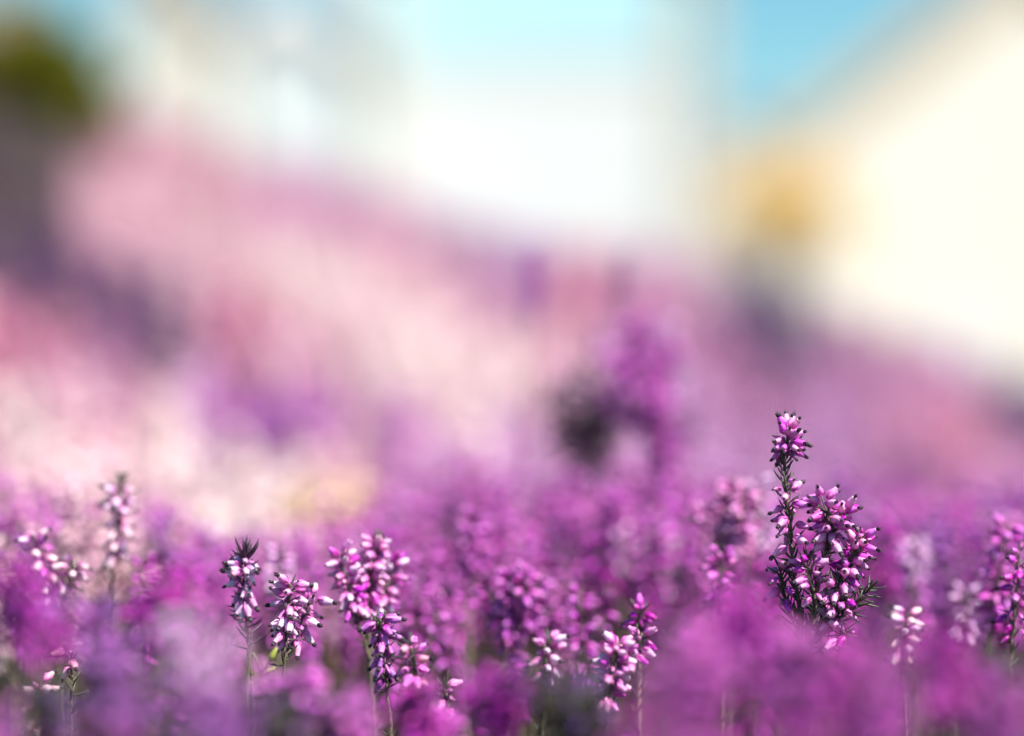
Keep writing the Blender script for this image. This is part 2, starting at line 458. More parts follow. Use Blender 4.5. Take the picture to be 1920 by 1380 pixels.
def soft_sprig(label, Y, top, length, cls, n=26, bend=0, zone=.42, el=(-35, 25), group=None, leafk='leaf', twigs=0, fs=1.0, nl=46, tz=(.25, .65), tl=(.4, .65), spread=.45):
    """sprig away from the focus plane: stem, blossoms and needles are one part each.
    top: (px,py) of its tip; length: px of shoot drawn above the carpet; bend: px the tip leans"""
    g = (Geo(), Geo(), Geo())
    Y = FOCUS + (Y - FOCUS) * 1.25
    tip = px(top[0], top[1], Y); low = px(top[0] - bend, top[1] + length, Y); foot = stem_to_ground(low, Y)
    mid = (tip + low) / 2 + np.array((bend * .2 * K * Y, rng.normal(0, .004), 0))
    P = smooth_path([low - foot, mid - foot, tip - foot], 26)
    shoot_geo(P, cls, n, (1 - zone, .98), nl, (.1, 1.0), 1, el, g, None, fs)
    gs = g[2]; v, f = tube([np.zeros(3), (low - foot) * .5, low - foot], [1.3 * MM, 1.2 * MM, 1.0 * MM], 5); gs.add(v, f)
    pos, dr, s = leaves_on(smooth_path([np.zeros(3), (low - foot) * .5, low - foot], 12), .25, 1.0, 70, 38); stamp(g[1], ND1, pos, dr, s)
    for k in range(twigs):
        a = at_path(P, np.array([tz[0] + (tz[1] - tz[0]) * k / max(twigs, 1)]))[0][0]
        ang = 2.4 * k + rng.random(); L = np.linalg.norm(tip - low) * rng.uniform(*tl)
        e = a + np.array((math.cos(ang) * spread, math.sin(ang) * spread, .85)) * L
        m = (a + e) / 2 + np.array((math.cos(ang), math.sin(ang), -.3)) * L * .1
        shoot_geo(smooth_path([a, m, e], 20), cls, int(n * .55), (1 - zone * 1.2, .98), int(nl * .5), (.1, 1), 1, el, g, None, fs)
    root = thing('heather_sprig', tuple(foot), label, 'heather', group)
    link('stem', g[2].mesh('stem', [M['stem']]), root)
    for nm, gg, mats in (('blossoms', g[0], [BM[cls], M['anther']]), ('foliage', g[1], [M[leafk]])):
        if gg.n:
            o = link(nm, gg.mesh(nm, mats), root); o['kind'] = 'stuff'
    return root
# ------------------------------------------------------------------ houses and shrubs beyond the hill
def wall_mat(name, c, var=.04):
    c2 = tuple(min(1, x * (1 + var)) for x in c); c1 = tuple(x * (1 - var) for x in c)
    return noise_mat(name, c1, c2, 1.2, .85, .08)
M['white_wall'] = wall_mat('white_render', (.56, .58, .585))
M['cream_wall'] = wall_mat('cream_render', (.52, .50, .44))
M['ivory_wall'] = wall_mat('ivory_render', (.64, .61, .54))
M['pale_wall'] = wall_mat('pale_blue_white_render', (.47, .53, .55))
M['blue_wall'] = wall_mat('pale_blue_render', (.36, .58, .64))
M['grey_wall'] = wall_mat('grey_render', (.55, .54, .50))
M['trim'] = wall_mat('cream_trim', (.48, .45, .38))
M['verge'] = wall_mat('tan_timber', (.44, .32, .20), .15)
M['slate'] = wall_mat('grey_slate', (.34, .37, .39), .15)
M['tile'] = wall_mat('brown_tile', (.30, .19, .13), .2)
M['frame'] = wall_mat('white_frame', (.8, .8, .8))
_m, _t, _p = new_mat('window_glass'); _p.inputs['Base Color'].default_value = (.55, .62, .66, 1); _p.inputs['Roughness'].default_value = .08; M['pane'] = _m
M['door'] = wall_mat('green_door', (.08, .16, .12))
M['bark'] = noise_mat('bark', (.05, .04, .03), (.16, .12, .09), 14, .9, .6)

def box_geo(g, x0, x1, y0, y1, z0, z1):
    v = np.array([(x, y, z) for z in (z0, z1) for y in (y0, y1) for x in (x0, x1)], float)
    f = np.array([(0, 2, 1), (1, 2, 3), (4, 5, 6), (5, 7, 6), (0, 1, 4), (1, 5, 4), (2, 6, 3), (3, 6, 7), (0, 4, 2), (2, 4, 6), (1, 3, 5), (3, 7, 5)])
    g.add(v, f)
def flat(me):
    me.shade_flat(); return me
def box(name, parent, m, *a):
    g = Geo(); box_geo(g, *a); return link(name, flat(g.mesh(name, [m])), parent)
def prism(name, parent, m, poly, y0, y1):
    """poly in x,z; extruded along y"""
    n = len(poly); g = Geo()
    v = np.array([(x, y, z) for y in (y0, y1) for x, z in poly], float); f = []
    for i in range(1, n - 1): f += [(0, i, i + 1), (n, n + i + 1, n + i)]
    for i in range(n):
        j = (i + 1) % n; f += [(i, n + i, j), (j, n + i, n + j)]
    g.add(v, np.array(f)); return link(name, flat(g.mesh(name, [m])), parent)

def window(root, x, z, w_, h_):
    fr = Geo()
    t = .09
    for a in ((x, x + t, z, z + h_), (x + w_ - t, x + w_, z, z + h_), (x + t, x + w_ - t, z, z + t), (x + t, x + w_ - t, z + h_ - t, z + h_), (x + w_ / 2 - .04, x + w_ / 2 + .04, z + t, z + h_ - t)):
        box_geo(fr, a[0], a[1], -.06, .02, a[2], a[3])
    wd = link('window', flat(fr.mesh('window', [M['frame']])), root)
    box('pane', wd, M['pane'], x + t, x + w_ - t, -.03, .01, z + t, z + h_ - t)
    box('sill', wd, M['frame'], x - .08, x + w_ + .08, -.16, -.002, z - .1, z - .003)

def house(name, label, Y, x0, x1, eave, apex, depth, wallm, roofm, vergem, upper=None, wins=(), trim=None, over=.6, base=-2.0, ax=None, thick=.28, vb=.12):
    """gable end faces the camera; x0,x1,eave,apex in metres (z above the camera's zero)"""
    root = thing(name, (0, Y, base), label, 'house')
    e, a = eave - base, apex - base
    xm = (x0 + x1) / 2 if ax is None else ax
    if upper is None:
        prism('wall', root, wallm, [(x0, 0), (x1, 0), (x1, e), (xm, a), (x0, e)], 0, depth)
    else:
        uz = upper[0] - base
        box('wall', root, wallm, x0, x1, 0, depth, 0, uz)
        prism('upper_wall', root, upper[1], [(x0 + .02, uz), (x1 - .02, uz), (x1 - .02, e), (xm, a - .02), (x0 + .02, e)], .02, depth - .02)
        box('string_course', root, M['trim'], x0 - .05, x1 + .05, -.06, depth + .05, uz - .12, uz + .12)
    for s, xe in ((-1, x0), (1, x1)):
        sl = (e - a) / (xe - xm); xo = xe + s * over; zo = a + sl * (xo - xm)
        rf = prism('roof', root, roofm, [(xm, a + .02), (xo, zo + .02), (xo, zo + .02 + thick), (xm, a + .02 + thick)], -.15, depth + .15)
        prism('verge_board', rf, vergem, [(xm, a - vb), (xo, zo - vb), (xo, zo + thick + .12), (xm, a + thick + .12)], -.24, -.155)
    if trim is not None:
        for xx in (x0, x1):
            box('corner_pilaster', root, trim, xx - .35, xx + .35, -.14, .5, 0, e - .05)
    for (x, z, w_, h_) in wins: window(root, x, z - base, w_, h_)
    return root
def X(p, Y): return (p - 960) * K * Y
def Z(p, Y): return CAM_Z + (690 - p) * K * Y

# right: cream-white gabled house, left slope of its roof runs out of the top of the frame
Y = 68
house('gabled_house', 'bright cream white gabled house behind the hill at the right, brown roof edge', Y, X(1480, Y), X(2420, Y), Z(265, Y), Z(-110, Y), 11,
      M['ivory_wall'], M['tile'], M['verge'], wins=[(X(1760, Y), .6, 1.1, 1.5), (X(2050, Y), .6, 1.1, 1.5), (X(2000, Y), 5.0, 1.1, 1.4)], over=1.0, thick=.35, vb=.6)
Y = 62
house('white_townhouse', 'tall white house with pale blue upper storey in the middle background', Y, X(715, Y), X(1300, Y), Z(-90, Y), Z(-330, Y), 10,
      M['white_wall'], M['slate'], M['trim'], upper=(Z(120, Y), M['blue_wall']), wins=[(X(800, Y), -.6, 1.0, 1.5), (X(1130, Y), -.6, 1.0, 1.5)], trim=M['trim'])
Y = 56
house('pale_house', 'pale white house left of the tall white one', Y, X(440, Y), X(635, Y), Z(55, Y), Z(0, Y), 9,
      M['pale_wall'], M['slate'], M['frame'], wins=[(X(500, Y), .4, 1.0, 1.4)], over=.4)
Y = 52
house('cream_house', 'narrow cream house at the upper left just over the pink slope', Y, X(235, Y), X(375, Y), Z(-30, Y), Z(-110, Y), 9,
      M['cream_wall'], M['tile'], M['trim'], wins=[(X(275, Y), 4.5, 1.0, 1.4)], over=.3)
Y = 95
house('grey_roofed_house', 'distant grey house in the gap before the gabled house', Y, X(1290, Y), X(1520, Y), Z(330, Y), Z(210, Y), 9,
      M['grey_wall'], M['slate'], M['slate'], wins=[(X(1360, Y), .5, 1.0, 1.4)], over=.4)

def leafy(name, label, foot, h, centre, rad, nleaf, size, cls_m, cat, trunk_r=.03, limbs=7, group=None):
    """small tree or shrub: tapered trunk, limbs, crown of separate leaf faces in clumps"""
    foot = np.array(foot, float); c = np.array(centre, float) - foot
    root = thing(name, tuple(foot), label, cat, group)
    g = Geo(); v, f = tube([(0, 0, 0), c * .35 + np.array((.05 * h, 0, 0)), c * .7, c], [trunk_r, trunk_r * .8, trunk_r * .6, trunk_r * .3], 7); g.add(v, f)
    link('trunk', g.mesh('trunk', [M['bark']]), root)
    gl = Geo(); gc = Geo(); ends = []
    for i in range(limbs):
        a = rng.random() * 6.28; e = rng.uniform(-.3, 1.2)
        d = np.array((math.cos(a) * math.cos(e), math.sin(a) * math.cos(e), math.sin(e))) * np.array(rad) * rng.uniform(.5, .95)
        v, f = tube([c * rng.uniform(.4, .8), c + d * .5, c + d], [trunk_r * .4, trunk_r * .25, trunk_r * .1], 5); gl.add(v, f); ends.append(c + d)
    link('limbs', gl.mesh('limbs', [M['bark']]), root)
    per = nleaf // (limbs + 6)
    cents = ends + [c + rng.normal(0, .35, 3) * np.array(rad) for _ in range(6)]
    lv = np.array([(0, 0, 0), (.5, .08, .5), (0, .02, 1.2), (-.5, .08, .5), (0, .12, .5)]); lf = np.array([(0, 1, 4), (1, 2, 4), (2, 3, 4), (3, 0, 4), (0, 3, 1), (1, 3, 2)])
    for q in cents:
        pos = q + rng.normal(0, .24, (per, 3)) * np.array(rad)
        dr = (pos - c) / np.array(rad) + rng.normal(0, .6, (per, 3)) + np.array((0, 0, .3))
        stamp(gc, (lv, lf, np.zeros(5)), pos, dr, size * (.7 + .6 * rng.random(per)))
    o = link('crown', flat(gc.mesh('crown', [cls_m])), root); o['kind'] = 'stuff'
    return root
M['yellow_leaf'] = leaf_mat('yellow_leaf', (.94, .76, .38), (.97, .86, .52), .5)
M['green_leaf'] = leaf_mat('green_leaf', (.26, .30, .04), (.52, .50, .10), .45)
M['olive_leaf'] = leaf_mat('olive_leaf', (.40, .30, .08), (.60, .44, .16), .45)
Y = 48
leafy('golden_tree', 'small golden yellow tree in front of the gabled house', (X(1440, Y), Y, -2.0), 6, (X(1460, Y), Y, Z(425, Y)), (1.5, 1.0, 1.1), 3400, .13, M['yellow_leaf'], 'tree', .10, 16)
Y = 4.0
SHRUBS = [(X(110, Y), Y, .16), (X(-40, Y), Y + .1, .2)]
gx, gy = SHRUBS[0][:2]
leafy('green_shrub', 'olive green leafy shrub on top of the slope at the upper left', (gx, gy, float(ground(gx, gy)) - .02), .5, (gx, gy, Z(195, Y)), (.11, .10, .095), 2200, .024, M['green_leaf'], 'shrub', .012, 9)
gx, gy = SHRUBS[1][:2]
leafy('olive_shrub', 'brownish olive shrub cut by the left frame edge above the green shrub', (gx, gy, float(ground(gx, gy)) - .02), .5, (gx, gy, Z(150, Y)), (.13, .12, .12), 2200, .024, M['olive_leaf'], 'shrub', .012, 9)

# ------------------------------------------------------------------ heather on the hillside: drifts of different cultivars, shade coloured into the dark band
# (photo pixel of the drift, colour class, drift key)
DRIFTS = [
    ((40, 590), 'rose', 'l1'), ((150, 640), 'mauve', 'l1'), ((90, 720), 'pale', 'l2'), ((60, 810), 'blush', 'l2'), ((200, 760), 'pale', 'l2'),
    ((40, 440), 'dark', 'd1'), ((170, 510), 'dark', 'd1'), ((310, 610), 'dark', 'd1'), ((105, 475), 'dark', 'd1'), ((240, 565), 'dark', 'd1'), ((60, 350), 'dry', 'd2'), ((20, 280), 'dry', 'd2'),  # dark entries: sparse bloom, a shadow band put into the heather's colour
    ((320, 400), 'pale', 'p1'), ((230, 330), 'pale', 'p1'), ((400, 480), 'pale', 'p1'),
    ((250, 180), 'rose', 'r1'), ((330, 250), 'rose', 'r1'), ((450, 290), 'rose', 'r1'), ((560, 340), 'mauve', 'r1'),
    ((700, 375), 'mauve', 'o1'), ((850, 430), 'dusty', 'o1'), ((960, 480), 'haze', 'o1'),
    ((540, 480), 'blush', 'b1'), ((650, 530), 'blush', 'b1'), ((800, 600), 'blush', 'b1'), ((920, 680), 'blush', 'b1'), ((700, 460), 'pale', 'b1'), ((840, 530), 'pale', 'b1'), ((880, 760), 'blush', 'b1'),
    ((720, 690), 'blush', 'p2'), ((560, 610), 'pale', 'p2'),
    ((400, 660), 'lilac', 'v1'), ((480, 720), 'violet', 'v1'), ((570, 760), 'violet', 'v1'), ((640, 720), 'mauve', 'v1'), ((450, 570), 'rose', 'v1'),
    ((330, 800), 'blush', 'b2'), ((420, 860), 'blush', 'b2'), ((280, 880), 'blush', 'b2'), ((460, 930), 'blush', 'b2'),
    ((560, 850), 'pale', 'p3'), ((600, 940), 'gold', 'g1'),
    ((720, 800), 'orchid', 'o2'), ((700, 900), 'mauve', 'o2'), ((830, 850), 'lilac', 'o2'), ((780, 960), 'orchid', 'o2'), ((960, 880), 'lilac', 'o2'), ((1000, 800), 'lilac', 'o2'),
    ((1080, 510), 'rose', 'r2'), ((1230, 510), 'mauve', 'r2'), ((1060, 640), 'pale', 'r2'), ((1180, 600), 'mauve', 'r2'),
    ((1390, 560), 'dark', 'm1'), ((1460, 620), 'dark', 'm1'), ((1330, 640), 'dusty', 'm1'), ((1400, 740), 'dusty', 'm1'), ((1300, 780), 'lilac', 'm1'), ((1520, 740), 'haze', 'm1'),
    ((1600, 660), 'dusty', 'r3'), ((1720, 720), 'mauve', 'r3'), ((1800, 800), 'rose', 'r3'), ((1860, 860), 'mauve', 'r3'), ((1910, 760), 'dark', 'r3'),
    ((1560, 850), 'haze', 'm2'), ((1700, 900), 'dusty', 'm2'), ((1400, 880), 'haze', 'm2'), ((1840, 950), 'dusty', 'm2'), ((1620, 960), 'haze', 'm2'), ((1180, 880), 'lilac', 'm2'),
]
DLABEL = {
    'l1': 'rose pink heather drift at the left edge under the dark band', 'l2': 'pale pink blurred heather drift at the left edge',
    'd1': 'band of heather coloured dark violet as shade crossing the left slope', 'd2': 'dry brown heather below the green shrub',
    'p1': 'pale pink heather patch high on the left slope', 'r1': 'rose heather along the upper left crest of the slope',
    'o1': 'orchid heather along the crest below the white house', 'b1': 'near white sunlit pink heather drift across the middle slope',
    'p2': 'pale pink heather drift fringing the purple patch', 'v1': 'purple heather patch between the two pale drifts',
    'b2': 'pale sunlit pink heather patch low on the left, nearer the camera', 'p3': 'pale pink heather beside the yellow patch',
    'g1': 'golden yellow heather patch above the central bloom cluster', 'o2': 'orchid pink heather drift in the lower middle',
    'r2': 'dusty rose heather on the crest behind the dark seed head', 'm1': 'grey purple heather drift right of the blurred magenta sprigs',
    'r3': 'dusty rose heather running down the right edge', 'm2': 'mauve heather drift behind the sharp flower spike',
}
DP = np.array([d[0] for d in DRIFTS], float)
drift_geo = {}
def drift_pick(x, y, z):
    pxx = 960 + x / (K * y); pyy = 690 - (z - CAM_Z) / (K * y)
    n1 = mnoise.noise((x * 5, y * 5, 1.0)) * 45; n2 = mnoise.noise((x * 5, y * 5, 7.0)) * 30
    d = np.hypot(DP[:, 0] - pxx - n1, (DP[:, 1] - pyy - n2) * 1.5)
    return int(np.argmin(d))
LEAFN = {'blush': 3, 'pale': 5, 'lilac': 7, 'dark': 64, 'dry': 30, 'gold': 16}
FLN = {'blush': 58, 'pale': 46, 'dark': 14, 'dry': 14}
def hill():
    y = 1.75; n = 0
    while y < CREST_Y + .35:
        step = .030 + .0075 * y
        half = .2118 * y * 1.28 + .05
        xs = np.arange(-half, half, step)
        for x in xs:
            xx = x + rng.normal(0, step * .3); yy = y + rng.normal(0, step * .3)
            if any(math.hypot(xx - q[0], yy - q[1]) < q[2] * .7 for q in SHRUBS): continue
            z0 = float(ground(xx, yy)); h = .17 + .03 * mnoise.noise((xx * 3, yy * 3, 3.0)) + rng.normal(0, .016)
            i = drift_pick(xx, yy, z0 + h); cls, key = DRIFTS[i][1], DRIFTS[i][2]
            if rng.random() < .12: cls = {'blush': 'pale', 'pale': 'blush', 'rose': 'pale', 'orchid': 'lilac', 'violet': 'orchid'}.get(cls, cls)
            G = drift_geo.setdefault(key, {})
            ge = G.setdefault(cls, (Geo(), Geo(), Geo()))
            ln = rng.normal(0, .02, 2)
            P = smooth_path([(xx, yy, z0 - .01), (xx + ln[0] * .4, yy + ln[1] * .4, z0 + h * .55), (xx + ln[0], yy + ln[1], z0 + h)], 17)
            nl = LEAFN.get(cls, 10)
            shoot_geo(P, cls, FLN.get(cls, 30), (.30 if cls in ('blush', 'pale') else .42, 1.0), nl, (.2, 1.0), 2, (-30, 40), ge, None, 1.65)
            n += 1
        y += step * .9
    for key, G in drift_geo.items():
        root = Geo(); mats = []
        for cls, (gb, gl, gs) in G.items():
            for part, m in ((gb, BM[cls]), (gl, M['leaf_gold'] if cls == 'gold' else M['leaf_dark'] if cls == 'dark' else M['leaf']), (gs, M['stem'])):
                if not part.n: continue
                if m not in mats: mats.append(m)
                v, f, fx, rn, mi = part.arrays()
                root.add(v, f, fx, rn, mats.index(m))
        o = link('heather_drift', root.mesh('heather_drift', mats))
        o['kind'] = 'stuff'; o['label'] = DLABEL[key]; o['category'] = 'heather'
    print('hill shoots', n, 'tris', sum(len(o.data.polygons) for o in C.objects if o.type == 'MESH'))
hill()
# ------------------------------------------------------------------ the in-focus and near-focus sprigs
D = detailed_sprig
D('tall sharp heather spike standing above the others, round pink head on a bare needle stem', 1.10, [
    dict(pts=[(1512, 1260, 6), (1500, 1150, 3), (1486, 1050, 0), (1479, 960, -2), (1472, 885, 0), (1477, 808, 2)], r=1.0,
         fl=[(.920, .99, 32, -40, 60), (.48, .74, 15, -20, 5)], lv=[(.40, .90, 64, 45, 1.1), (.05, .4, 40, 40, 1.1)]),
    dict(pts=[(1512, 1210, 3), (1536, 1080, -4), (1556, 1000, -6), (1542, 930, -4)], r=.8,
         fl=[(.62, 1.0, 28, -30, 30)], lv=[(.05, .85, 56, 45, 1.1)]),
    dict(pts=[(1542, 1060, -4), (1562, 990, -6), (1585, 955, -6)], r=.6, fl=[(.45, 1.0, 15, -20, 35)], lv=[(.2, .8, 14, 45)]),
    dict(pts=[(1516, 1235, 4), (1552, 1130, -2), (1588, 1070, 0), (1616, 1004, 2)], r=.8,
         fl=[(.58, 1.0, 32, -20, 35), (.28, .5, 12, -45, -10)], lv=[(.05, .95, 66, 42, 1.1)]),
    dict(pts=[(1535, 1185, 0), (1566, 1155, -4), (1584, 1120, -6)], r=.6, fl=[(.4, 1.0, 12, -35, 10)], lv=[(.1, .9, 20, 45)]),
    dict(pts=[(1530, 1205, 0), (1585, 1150, -4), (1632, 1102, -4)], r=.6, lv=[(.1, 1.0, 48, 35, 1.25)]),
    dict(pts=[(1524, 1230, -2), (1570, 1195, -6), (1592, 1182, -8)], r=.6, fl=[(.6, 1.0, 5, -50, -20)], lv=[(.1, .9, 12, 45)]),
    dict(pts=[(1514, 1225, -3), (1528, 1130, -8), (1512, 1045, -6)], r=.7, fl=[(.6, 1.0, 14, -35, 20)], lv=[(.05, 1.0, 40, 42, 1.1)]),
    dict(pts=[(1520, 1230, 2), (1478, 1140, 4), (1462, 1060, 2)], r=.7, fl=[(.62, 1.0, 10, -35, 20)], lv=[(.05, .95, 40, 42, 1.1)]),
], ('bell', 'bell', 'orchid', 'magenta'))
D('small sharp sprig with a tuft of curved dark needles over pale pink bells', 1.085, [
    dict(pts=[(475, 1330, 8), (470, 1250, 5), (462, 1170, 0), (456, 1090, 0), (462, 1040, 0)], r=.9,
         fl=[(.62, .96, 30, -50, 0, 50)], lv=[(.92, 1.0, 20, 45, 1.3), (.35, .9, 40, 14, 1.3)])], ('lilac', 'bell'), leafk='leaf_dark')
D('pink heather spike just left of the dense bloom cluster', 1.10, [
    dict(pts=[(535, 1340, 6), (532, 1240, 2), (540, 1160, 4), (545, 1092, 8)], r=.9,
         fl=[(.55, 1.0, 30, -40, 15)], lv=[(.3, 1.0, 34, 30)]),
    dict(pts=[(534, 1240, 3), (560, 1180, 10), (585, 1120, 14)], r=.7, fl=[(.4, 1.0, 18, -40, 15)], lv=[(.1, .9, 16, 35)])], ('bell', 'lilac'))
D('dense cluster of white pink bells topped by a dark leaf tip, left of centre', 1.145, [
    dict(pts=[(700, 1350, 4), (692, 1230, 0), (690, 1120, -2), (700, 1045, 0), (710, 1012, 2)], r=1.0,
         fl=[(.45, .92, 64, -42, 10)], lv=[(.92, 1.0, 12, 45), (.3, .9, 30, 35)]),
    dict(pts=[(694, 1240, -4), (660, 1130, -10), (640, 1040, -6)], r=.8, fl=[(.45, 1.0, 42, -40, 25)], lv=[(.1, .8, 20, 35)]),
    dict(pts=[(695, 1230, 6), (722, 1130, 10), (733, 1050, 12)], r=.8, fl=[(.45, 1.0, 36, -40, 25)], lv=[(.1, .9, 24, 35)]),
], ('bell', 'bell', 'lilac', 'magenta'), anth=.6)
D('lower violet pink spike hanging under the dense cluster', 1.09, [
    dict(pts=[(735, 1380, 0), (725, 1290, 0), (718, 1200, 0), (712, 1160, -3)], r=.9, fl=[(.45, 1.0, 26, -50, -10)], lv=[(.3, 1.0, 40, 30)])], ('violet', 'orchid'))
D('sprig of pink bells at the right foot of the dense cluster', 1.07, [
    dict(pts=[(790, 1380, 0), (782, 1290, 0), (768, 1205, 2)], r=.8, fl=[(.55, 1.0, 14, -40, 15)], lv=[(.2, 1.0, 34, 35)])], ('rose', 'orchid'))
D('compact pink and white cluster near the bottom, right of centre', 1.075, [
    dict(pts=[(1135, 1390, 2), (1140, 1300, 0), (1160, 1205, -2)], r=.9, fl=[(.42, 1.0, 46, -35, 25)], lv=[(.1, .9, 26, 35)]),
    dict(pts=[(1138, 1310, 0), (1180, 1240, 4), (1205, 1190, 8)], r=.7, fl=[(.5, 1.0, 14, -35, 25)], lv=[(.1, .9, 12, 35)])], ('bell', 'bell', 'lilac', 'magenta'), anth=.6)
D('small whitish bell cluster just right of the tall spike', 1.15, [
    dict(pts=[(1690, 1290, 2), (1694, 1220, 0), (1702, 1150, 0)], r=.8, fl=[(.45, 1.0, 22, -40, 20)], lv=[(.1, .9, 22, 35)])], ('lilac', 'pale'))
D('pale heather spike with a dark stem and leafy tip at the left', 1.19, [
    dict(pts=[(200, 1260, 10), (205, 1160, 8), (212, 1050, 5), (222, 960, 3), (226, 895, 3)], r=1.1,
         fl=[(.52, .92, 34, -45, 5)], lv=[(.9, 1.0, 14, 45), (.2, .9, 40, 30)])], ('lilac', 'pale'))
D('pale pink heather spike near the left edge, second from the frame', 1.16, [
    dict(pts=[(110, 1260, 0), (105, 1160, 0), (85, 1070, 2), (62, 1000, 4)], r=1.0, fl=[(.5, 1.0, 26, -45, 10)], lv=[(.2, .95, 44, 30)]),
    dict(pts=[(106, 1160, 0), (130, 1100, -4), (140, 1050, -6)], r=.7, fl=[(.6, 1.0, 8, -40, 10)], lv=[(.1, .9, 26, 30)])], ('pale', 'lilac', 'orchid'))
D('little pink cluster low in the bottom left corner', 1.08, [
    dict(pts=[(60, 1420, 0), (68, 1350, 0), (78, 1280, 0)], r=.8, fl=[(.45, 1.0, 16, -40, 10)], lv=[(.1, .8, 14, 35)])], ('pale', 'rose'))
D('pair of small pale bells on a thin twig at the lower left', 1.10, [
    dict(pts=[(132, 1330, 0), (136, 1270, 0), (128, 1212, 0)], r=.6, fl=[(.75, 1.0, 5, -35, 10)], lv=[(.1, .8, 14, 35)])], ('pale', 'rose'))
D('short leafy sprig with faded bells at the bottom centre left', 1.08, [
    dict(pts=[(850, 1400, 0), (842, 1340, 0), (832, 1285, 0)], r=.7, fl=[(.6, 1.0, 8, -45, 0)], lv=[(.1, 1.0, 34, 45)])], ('dusty', 'orchid'))
D('faint pink sprig with loose bells below the central blooms', 1.14, [
    dict(pts=[(1020, 1350, 0), (1022, 1270, 0), (1030, 1200, 0)], r=.7, fl=[(.5, 1.0, 16, -40, 10)], lv=[(.1, 1.0, 26, 40)])], ('bell', 'lilac'))
D('dark stemmed heather cut by the right frame edge', 1.13, [
    dict(pts=[(1890, 1330, 0), (1897, 1220, 0), (1905, 1120, 0), (1912, 1030, 0)], r=1.0, fl=[(.45, 1.0, 26, -40, 10)], lv=[(.1, 1.0, 36, 40)])], ('orchid', 'magenta'))
D('magenta heather spike leaning beside the right frame edge', 1.19, [
    dict(pts=[(1850, 1290, 0), (1856, 1180, 0), (1872, 1080, 0), (1890, 985, 0)], r=1.0, fl=[(.4, 1.0, 36, -40, 10)], lv=[(.1, 1.0, 30, 40)])], ('magenta', 'orchid'))

# green bud shoot among the purple sprigs
def bud_shoot():
    Y = 1.075; foot = stem_to_ground(px(462, 1300, Y), Y)
    root = thing('bud_shoot', tuple(foot), 'thin yellow green shoot with two buds under the small sharp sprig', 'shoot')
    P = smooth_path([foot, px(464, 1290, Y), px(492, 1258, Y), px(506, 1238, Y)], 20) - foot
    g = Geo(); v, f = tube(P, np.linspace(.8, .5, 20) * MM, 6); g.add(v, f); link('stem', g.mesh('stem', [M['leaf_green']]), root)
    prof = [(0, .4), (1.2, 1.1), (3, 1.45), (5, 1.1), (6.6, .5), (7.2, .1)]
    for (x, y, dx, dz, s) in ((506, 1240, .45, .9, 1.0), (497, 1262, .8, .45, .75)):
        p = px(x, y, Y) - foot
        v, f, fx = lathe([(z * MM, r * MM) for z, r in prof], 8)
        g = Geo(); stamp(g, (v, f, fx), [p], [(dx, 0, dz)], [s]); link('bud', g.mesh('bud', [M['bud']]), root)
    for (x, y, dx, dz) in ((480, 1272, -.3, .9), (488, 1264, .9, .3), (472, 1281, -.6, .6), (496, 1252, -.2, 1)):
        g = Geo(); stamp(g, ND0, [px(x, y, Y) - foot], [(dx, .1, dz)], [.5]); link('leaf', g.mesh('leaf', [M['bud']]), root)
bud_shoot()

# ------------------------------------------------------------------ softer sprigs behind and in front of the focus plane
S = soft_sprig
# behind
S('blurred dark dry seed head on a bare stem rising in the middle', 1.50, (1096, 690), 340, 'dry', 36, -14, .52, (-20, 30), leafk='leaf', fs=1.3, nl=30, twigs=8, tz=(.40, .62), tl=(.24, .42), spread=.62)
S('tall blurred magenta sprig right of the dark seed head', 1.46, (1208, 595), 300, 'orchid', 60, -10, .66, (-30, 30), fs=1.25, twigs=7, tz=(.2, .75), tl=(.18, .34), spread=.8)
S('blurred magenta sprig below the tall magenta one', 1.46, (1240, 795), 190, 'orchid', 50, 0, .75, fs=1.2, twigs=4, tz=(.3, .7), tl=(.25, .4), spread=.4)
S('lilac blurred sprig crowning the tall magenta one', 1.56, (1245, 595), 250, 'lilac', 60, 10, .6, fs=1.25, twigs=4, tz=(.3, .8), tl=(.2, .3), spread=.4)
S('blurred purple sprig tip against the crest, left of the dark one', 1.62, (1000, 455), 420, 'violet', 40, 10, .3, fs=1.2)
S('small dark blurred tip against the crest, above the seed head', 1.55, (1166, 480), 420, 'dark', 18, 0, .2, leafk='leaf_dark')
S('pale lilac blurred sprig between seed head and magenta sprig', 1.58, (1150, 600), 330, 'lilac', 50, 12, .55, twigs=5, tz=(.3, .8), tl=(.2, .34), spread=.8)
S('mauve blurred sprig behind the seed head stem', 1.52, (1150, 850), 230, 'haze', 44, 0, .7, twigs=5, spread=.7)
S('lilac blurred sprig at the right edge of the magenta haze', 1.60, (1275, 660), 330, 'haze', 50, 10, .6, twigs=5, tz=(.3, .8), tl=(.2, .34), spread=.7)
S('orchid blurred sprig low under the magenta ones', 1.42, (1195, 900), 200, 'orchid', 40, 0, .6, twigs=4, spread=.6)
S('soft pink bloom left of centre behind the dense cluster', 1.24, (886, 965), 150, 'orchid', 36, 6, .6, twigs=1)
S('soft round pink bloom below the single pink bloom, at centre', 1.18, (955, 1075), 170, 'orchid', 44, 10, .65, twigs=3)
S('soft pink sprig beside the central round bloom', 1.20, (1010, 1085), 150, 'orchid', 30, 10, .6, twigs=1)
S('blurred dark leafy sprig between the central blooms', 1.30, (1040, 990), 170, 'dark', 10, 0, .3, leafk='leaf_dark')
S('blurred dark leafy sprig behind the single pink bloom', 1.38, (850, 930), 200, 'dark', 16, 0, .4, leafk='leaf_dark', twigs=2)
S('pale pink twin bloom immediately left of the tall spike', 1.21, (1368, 912), 190, 'bell', 60, 0, .6, twigs=4, spread=.55)
S('pale tip of the twin bloom beside the tall spike', 1.22, (1422, 905), 180, 'lilac', 44, 8, .5, twigs=2)
